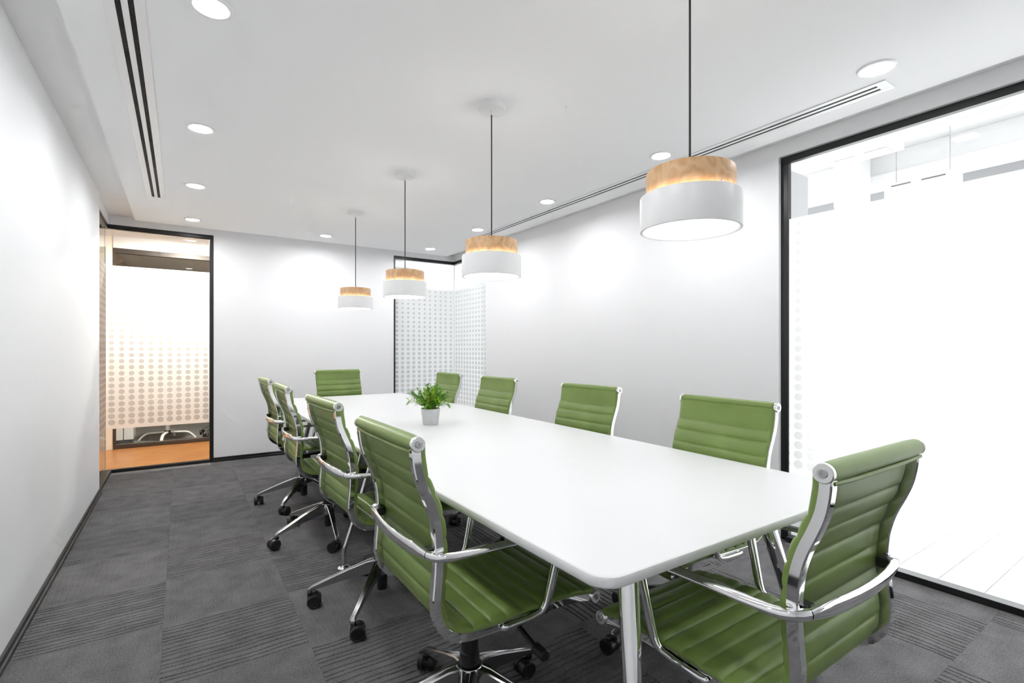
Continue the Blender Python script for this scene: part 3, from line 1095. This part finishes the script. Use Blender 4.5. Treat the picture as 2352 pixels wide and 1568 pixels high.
    for k in range(9):
        a = math.radians(-10 + 200 * k / 8)
        rr.append([(0.018 + 0.0265 * math.cos(a), -0.0075, 0.031 + 0.0265 * math.sin(a)), (0.018 + 0.0265 * math.cos(a), 0.0075, 0.031 + 0.0265 * math.sin(a)),
                   (0.018 + 0.006 * math.cos(a), 0.0075, 0.031 + 0.006 * math.sin(a)), (0.018 + 0.006 * math.cos(a), -0.0075, 0.031 + 0.006 * math.sin(a))])
    q.loft(rr)
    D['caster'] = q.mesh('caster', M['plastic'])
    D['wheel'] = MB().lathe([(0.010, -0.0125), (0.027, -0.0125), (0.031, -0.009), (0.0318, 0.006), (0.0295, 0.0108), (0.0245, 0.0125), (0.023, 0.0112), (0.0, 0.0112)], 26, axis='y').mesh('wheel', M['plastic'])
    return D


def chair(D, name, loc, rz, base_world, label, group, cat='office chair', seed=0):
    rnd = random.Random(seed)
    t = thing(name, loc, label, cat, group, rz)
    place('backrest', D['backrest'], t)
    place('seat', D['seat'], t)
    for sd in (-1, 1):
        place('side_rail', D['rail', sd], t)
        place('armrest', D['arm', sd], t)
        place('bracket', D['bracket'], t, (-0.2255, sd * 0.196, 0.6755))
    place('back_hoop', D['hoop'], t)
    r1 = place('top_roll', D['top_roll'], t)
    r2 = place('front_roll', D['front_roll'], t)
    for roll, (x, z) in ((r1, (PROF[0][0], PROF[0][1] + 0.003)), (r2, (PROF[-1][0] - 0.002, PROF[-1][1] + 0.004))):
        for sd in (-1, 1):
            place('end_cap', D['cap'], roll, (x, sd * 0.2335, z), (0, 0, 0 if sd > 0 else PI))
            place('bolt', D['bolt'], roll, (x, sd * 0.2345, z), (0, 0, 0 if sd > 0 else PI))
    place('cross_brace', D['brace'], t)
    place('tilt_mechanism', D['mech'], t)
    place('lever', D['lever'], t)
    place('gas_column', D['column'], t)
    place('base_hub', D['hub'], t)
    for k in range(5):
        a = math.radians(base_world) - rz + 2 * PI * k / 5
        place('base_arm', D['base_arm'], t, None, (0, 0, a))
        sw = rnd.uniform(0, 2 * PI)
        cs = place('caster', D['caster'], t, (0.325 * math.cos(a), 0.325 * math.sin(a), 0), (0, 0, sw))
        for sd in (-1, 1):
            place('wheel', D['wheel'], cs, (0.018, sd * 0.0200, 0.0318), (0, 0, 0 if sd > 0 else PI))
    return t


CH = build_chair(M['leather'])
GL, GR = 'green chairs on the white wall side', 'green chairs on the large window side'
chair(CH, 'office_chair', (0.761, 1.376, 0), 0, 91, 'green ribbed leather chair with its back to the long white wall, farthest from corridor', GL, seed=1)
chair(CH, 'office_chair', (0.800, 2.310, 0), math.radians(2), 158, 'green ribbed leather chair, second along the long white wall, beside the cranked table leg', GL, seed=2)
chair(CH, 'office_chair', (0.795, 3.330, 0), math.radians(-1), 121, 'green ribbed leather chair, second from corridor glass along the long white wall', GL, seed=3)
chair(CH, 'office_chair', (0.803, 4.135, 0), math.radians(1), 161, 'green ribbed leather chair with its back to the long white wall, closest to corridor glass', GL, seed=4)
chair(CH, 'office_chair', (1.729, 1.30, 0), PI - 0.05, 20, 'green ribbed leather chair between the table and the large window jamb', GR, seed=5)
chair(CH, 'office_chair', (1.79, 2.215, 0), PI + 0.05, 55, 'green ribbed leather chair backed by plain wall, second from the large window', GR, seed=6)
chair(CH, 'office_chair', (1.785, 3.245, 0), PI + 0.04, 10, 'green ribbed leather chair overlapping the edge of plain wall and dotted glass corner', GR, seed=7)
chair(CH, 'office_chair', (1.78, 4.10, 0), PI, 40, 'green ribbed leather chair partly behind the potted plant, before the dotted glass corner', GR, seed=8)
chair(CH, 'office_chair', (1.39, 5.09, 0), -PI / 2 + math.radians(3), 70, 'green ribbed leather chair at the table end, in front of the plain back wall', 'green chairs at the table ends', seed=9)
chair(CH, 'office_chair', (1.245, 0.722, 0), PI / 2, -48, 'green ribbed leather chair at the table end beside the large frosted window', 'green chairs at the table ends', seed=10)
CB = build_chair(M['plastic'])
chair(CB, 'office_chair', (0.52, 8.0, 0), -PI / 2, 219, 'black swivel chair in the room across the corridor', None, seed=11)

# ------------------------------------------------------------------ pendant lamps
PX = 1.31
pl = ['pendant lamp with wooden crown hanging closest to the large window', 'pendant lamp with wooden crown hanging second from the large window end',
      'pendant lamp with wooden crown hanging second from the back wall', 'pendant lamp with wooden crown hanging closest to the back wall']
wood = MB().lathe([(0.110, 1.640), (0.130, 1.640), (0.132, 1.643), (0.132, 1.746), (0.1295, 1.7495), (0.0, 1.7505)], 56).mesh('wooden_crown', M['lwood'])
drum = MB().lathe([(0.1375, 1.578), (0.139, 1.569), (0.1435, 1.566), (0.1495, 1.567), (0.1505, 1.570), (0.1505, 1.669), (0.1495, 1.672), (0.1435, 1.672), (0.1425, 1.670), (0.1425, 1.585), (0.1375, 1.578)], 64, cap=False).mesh('drum_shade', M['white'])
diff = MB().add([(0.1425 * math.cos(2 * PI * j / 32), 0.1425 * math.sin(2 * PI * j / 32), 1.5765) for j in range(32)], [tuple(range(31, -1, -1))]).mesh('diffuser', M['pend'])
inner = MB().lathe([(0.1312, 1.636), (0.1428, 1.636)], 24, cap=False).mesh('inner_light', M['ring'])
cordm = MB().tube([(0, 0, 1.758), (0, 0, 2.412)], 0.0034, 10).mesh('cord', M['cord'])
canm = MB().lathe([(0.0, 2.4105), (0.064, 2.4105), (0.069, 2.414), (0.069, 2.4402)], 48).mesh('canopy', M['white'])
stem = MB().lathe([(0.0, 2.389), (0.0055, 2.389), (0.0065, 2.391), (0.0065, 2.4106)], 16).mesh('cord_grip', M['white'])
grip = MB().lathe([(0.011, 1.750), (0.010, 1.755), (0.005, 1.766), (0.0, 1.766)], 16).mesh('cord_grip', M['cap'])
pin = MB().lathe([(0.0, -0.006), (0.004, -0.004), (0.005, 0.0), (0.004, 0.004), (0.0, 0.006)], 12).mesh('pin', M['cap'])
for k, y in enumerate((0.962, 2.139, 3.307, 4.495)):
    t = thing('pendant_lamp', (PX, y, 0), pl[k], 'pendant lamp', 'pendant lamps over the table')
    t.location.z = 0
    w = place('wooden_crown', wood, t, None, (0, 0, 0.9 + 1.7 * k))
    d = place('drum_shade', drum, t)
    place('diffuser', diff, t)
    place('inner_light', inner, t)
    place('cord', cordm, t)
    c = place('canopy', canm, t)
    place('cord_grip', stem, c)
    place('cord_grip', grip, t)
    for a in (0.3, 0.3 + 2 * PI / 3, 0.3 + 4 * PI / 3):
        place('pin', pin, w, (0.1345 * math.cos(a + 3.3), 0.1345 * math.sin(a + 3.3), 1.678))
    for ch_ in t.children:
        pass

# ------------------------------------------------------------------ recessed downlights
ringm = MB().lathe([(0.054, 2.4385), (0.0545, 2.4355), (0.060, 2.4335), (0.069, 2.4345), (0.0725, 2.4385), (0.0725, 2.4402)], 40, cap=False).mesh('trim_ring', M['white'])
discm = MB().add([(0.055 * math.cos(2 * PI * j / 20), 0.055 * math.sin(2 * PI * j / 20), 2.4378) for j in range(20)], [tuple(range(19, -1, -1))]).mesh('lens', M['down'])
ys = [-0.268, 0.911, 2.088, 3.27, 4.44, 5.61]
n = 0
for x, side in ((0.09, 'long white wall'), (2.55, 'right wall')):
    for k, y in enumerate(ys):
        ordn = ['sixth', 'fifth', 'fourth', 'third', 'second', 'first'][k]
        off = '_offscreen' if y < 0.5 or (x < 1 and y < 2.0) else ''
        t = thing('downlight' + off, (x, y, 0), 'round recessed downlight along the %s, %s from the back wall' % (side, ordn), 'downlight', 'recessed downlights')
        place('trim_ring', ringm, t)
        place('lens' + off, discm, t)
t = thing('downlight', (1.31, 5.60, 0), 'round recessed downlight on the centre line between last pendant and back wall', 'downlight', 'recessed downlights')
place('trim_ring', ringm, t)
place('lens', discm, t)


# ------------------------------------------------------------------ linear air diffusers
def diffuser(x0, x1, y0, y1, label, fins):
    t = thing('linear_air_vent', ((x0 + x1) / 2, (y0 + y1) / 2, ZC), label, 'air vent')
    hw, hl = (x1 - x0) / 2, (y1 - y0) / 2
    z0, z1 = -0.0042, 0.0005
    e = 0.045
    s = 0.017
    for name, a, b in (('border', -hw, -0.0285), ('centre_bar', -0.0105, 0.0105), ('border', 0.0285, hw)):
        MB().rbox(a, b, -hl, hl, z0, z1, 0.0015).obj(name, M['white'], t, smooth=False)
    for sy in (-1, 1):
        MB().box(-0.0290, 0.0290, min(sy * hl, sy * (hl - e)), max(sy * hl, sy * (hl - e)), z0 + 0.0002, z1).obj('end_plate', M['white'], t, smooth=False)
    for sx in (-1, 1):
        sl = MB().box(sx * 0.0195 - 0.0092, sx * 0.0195 + 0.0092, -hl + e, hl - e, -0.0012, 0.0004).obj('slot', M['slot'], t, smooth=False)
        if fins:
            q = MB()
            y = -hl + e
            while y < hl - e:
                q.box(sx * 0.0195 - 0.0085, sx * 0.0195 + 0.0085, y, y + 0.004, -0.0030, -0.0010)
                y += 0.0125
            f = q.obj('fins', M['fin'], sl, smooth=False)
            f['kind'] = 'stuff'
    return t


diffuser(-0.232, -0.107, -0.6, 4.985, 'double slot air vent in the ceiling along the long white wall', True)
diffuser(2.685, 2.800, 0.925, 4.70, 'double slot air vent in the ceiling towards the large window', False)

# ------------------------------------------------------------------ potted plant
t = thing('potted_plant', (1.27, 2.79, 0.74), 'small bushy green plant in a ribbed galvanised steel pot on the table', 'potted plant')
prof = [(0.0, 0.0), (0.046, 0.0), (0.0475, 0.002), (0.0475, 0.006)]
for k in range(21):
    u = k / 20
    z = 0.006 + 0.088 * u
    r = 0.0475 + 0.0098 * u
    for c in (0.060, 0.068, 0.077):
        r += 0.0012 * math.exp(-((z - c) / 0.0022) ** 2)
    prof.append((r, z))
for zc in (0.060, 0.068, 0.077):
    for dz in (-0.002, 0.0, 0.002):
        z = zc + dz
        prof.append((0.0475 + 0.0098 * (z - 0.006) / 0.088 + 0.0014 * math.exp(-(dz / 0.0018) ** 2), z))
prof = prof[:4] + sorted(prof[4:], key=lambda p: p[1])
prof += [(0.0588, 0.096), (0.0592, 0.098), (0.0575, 0.0995), (0.0560, 0.098), (0.0550, 0.088), (0.0, 0.086)]
pot = MB().lathe(prof, 48).obj('pot', M['galv'], t)
MB().box(-0.001, 0.001, -0.0575, -0.046, 0, 0.001)
seam = MB()
a = math.atan2(-2.79, -1.27)
seam.tube([(0.0478 * math.cos(a), 0.0478 * math.sin(a), 0.003), (0.0578 * math.cos(a), 0.0578 * math.sin(a), 0.094)], 0.0009, 6)
seam.obj('seam', M['galv'], pot)
MB().lathe([(0.0545, 0.086), (0.052, 0.090), (0.02, 0.092), (0.0, 0.0925)], 30).obj('soil', M['soil'], t)


def sprig_mesh(lean, length, rnd):
    q = MB()
    pts = []
    n = 8
    for k in range(n + 1):
        u = k / n
        th = lean * (0.35 + 0.75 * u)
        if k == 0:
            pts.append(Vector((0.0, 0, 0)))
        else:
            pts.append(pts[-1] + Vector((math.sin(th), 0.08 * math.sin(3 * u + lean * 5), math.cos(th))) * (length / n))
    q.tube(pts, [0.0013 - 0.0009 * k / n for k in range(n + 1)], 5)

    def leaf(p, d, L, w):
        d = d.normalized()
        up = Vector((0, 0, 1)) - d * d.z
        up = up.normalized() if up.length > 0.05 else Vector((1, 0, 0))
        sd = d.cross(up)
        V = []
        for (u, ww) in ((0, 0.12), (0.25, 0.8), (0.5, 1.0), (0.78, 0.6), (1.0, 0.04)):
            c = p + d * L * u - Vector((0, 0, 1)) * L * 0.22 * u * u
            V += [c - sd * w * ww + up * 0.0010, c, c + sd * w * ww + up * 0.0010]
        F = []
        for i in range(4):
            for j in range(2):
                F.append((i * 3 + j, i * 3 + j + 1, i * 3 + 4 + j, i * 3 + 3 + j))
        q.add(V, F)
    for k in range(2, n + 1):
        tdir = (pts[k] - pts[k - 1]).normalized()
        for m_ in range(3 if k < n else 5):
            a = rnd.uniform(0, 2 * PI)
            o = tdir.cross(Vector((math.cos(a), math.sin(a), 0.2))).normalized()
            leaf(pts[k] + tdir * rnd.uniform(-0.006, 0.006), tdir * rnd.uniform(0.55, 1.3) + o * rnd.uniform(0.5, 0.9), rnd.uniform(0.022, 0.040), rnd.uniform(0.0026, 0.0040))
    return q.mesh('sprig', M['leaf'], angle=180)


rnd = random.Random(5)
var = [sprig_mesh(l, L, rnd) for l, L in ((0.10, 0.125), (0.25, 0.125), (0.40, 0.12), (0.60, 0.125), (0.8, 0.125), (1.0, 0.12), (1.2, 0.12), (1.38, 0.11))]
wts = [4, 6, 9, 11, 12, 12, 9, 5]
for v, c in zip(var, wts):
    for k in range(c):
        a = 2 * PI * (k + rnd.random() * 0.8) / c
        r = rnd.uniform(0.004, 0.036) if v is not var[-1] else rnd.uniform(0.03, 0.045)
        s = rnd.uniform(0.8, 1.12)
        o = place('sprig', v, t, (r * math.cos(a), r * math.sin(a), 0.088), (0, 0, a + rnd.uniform(-0.4, 0.4)))
        o.scale = (s, s, s)
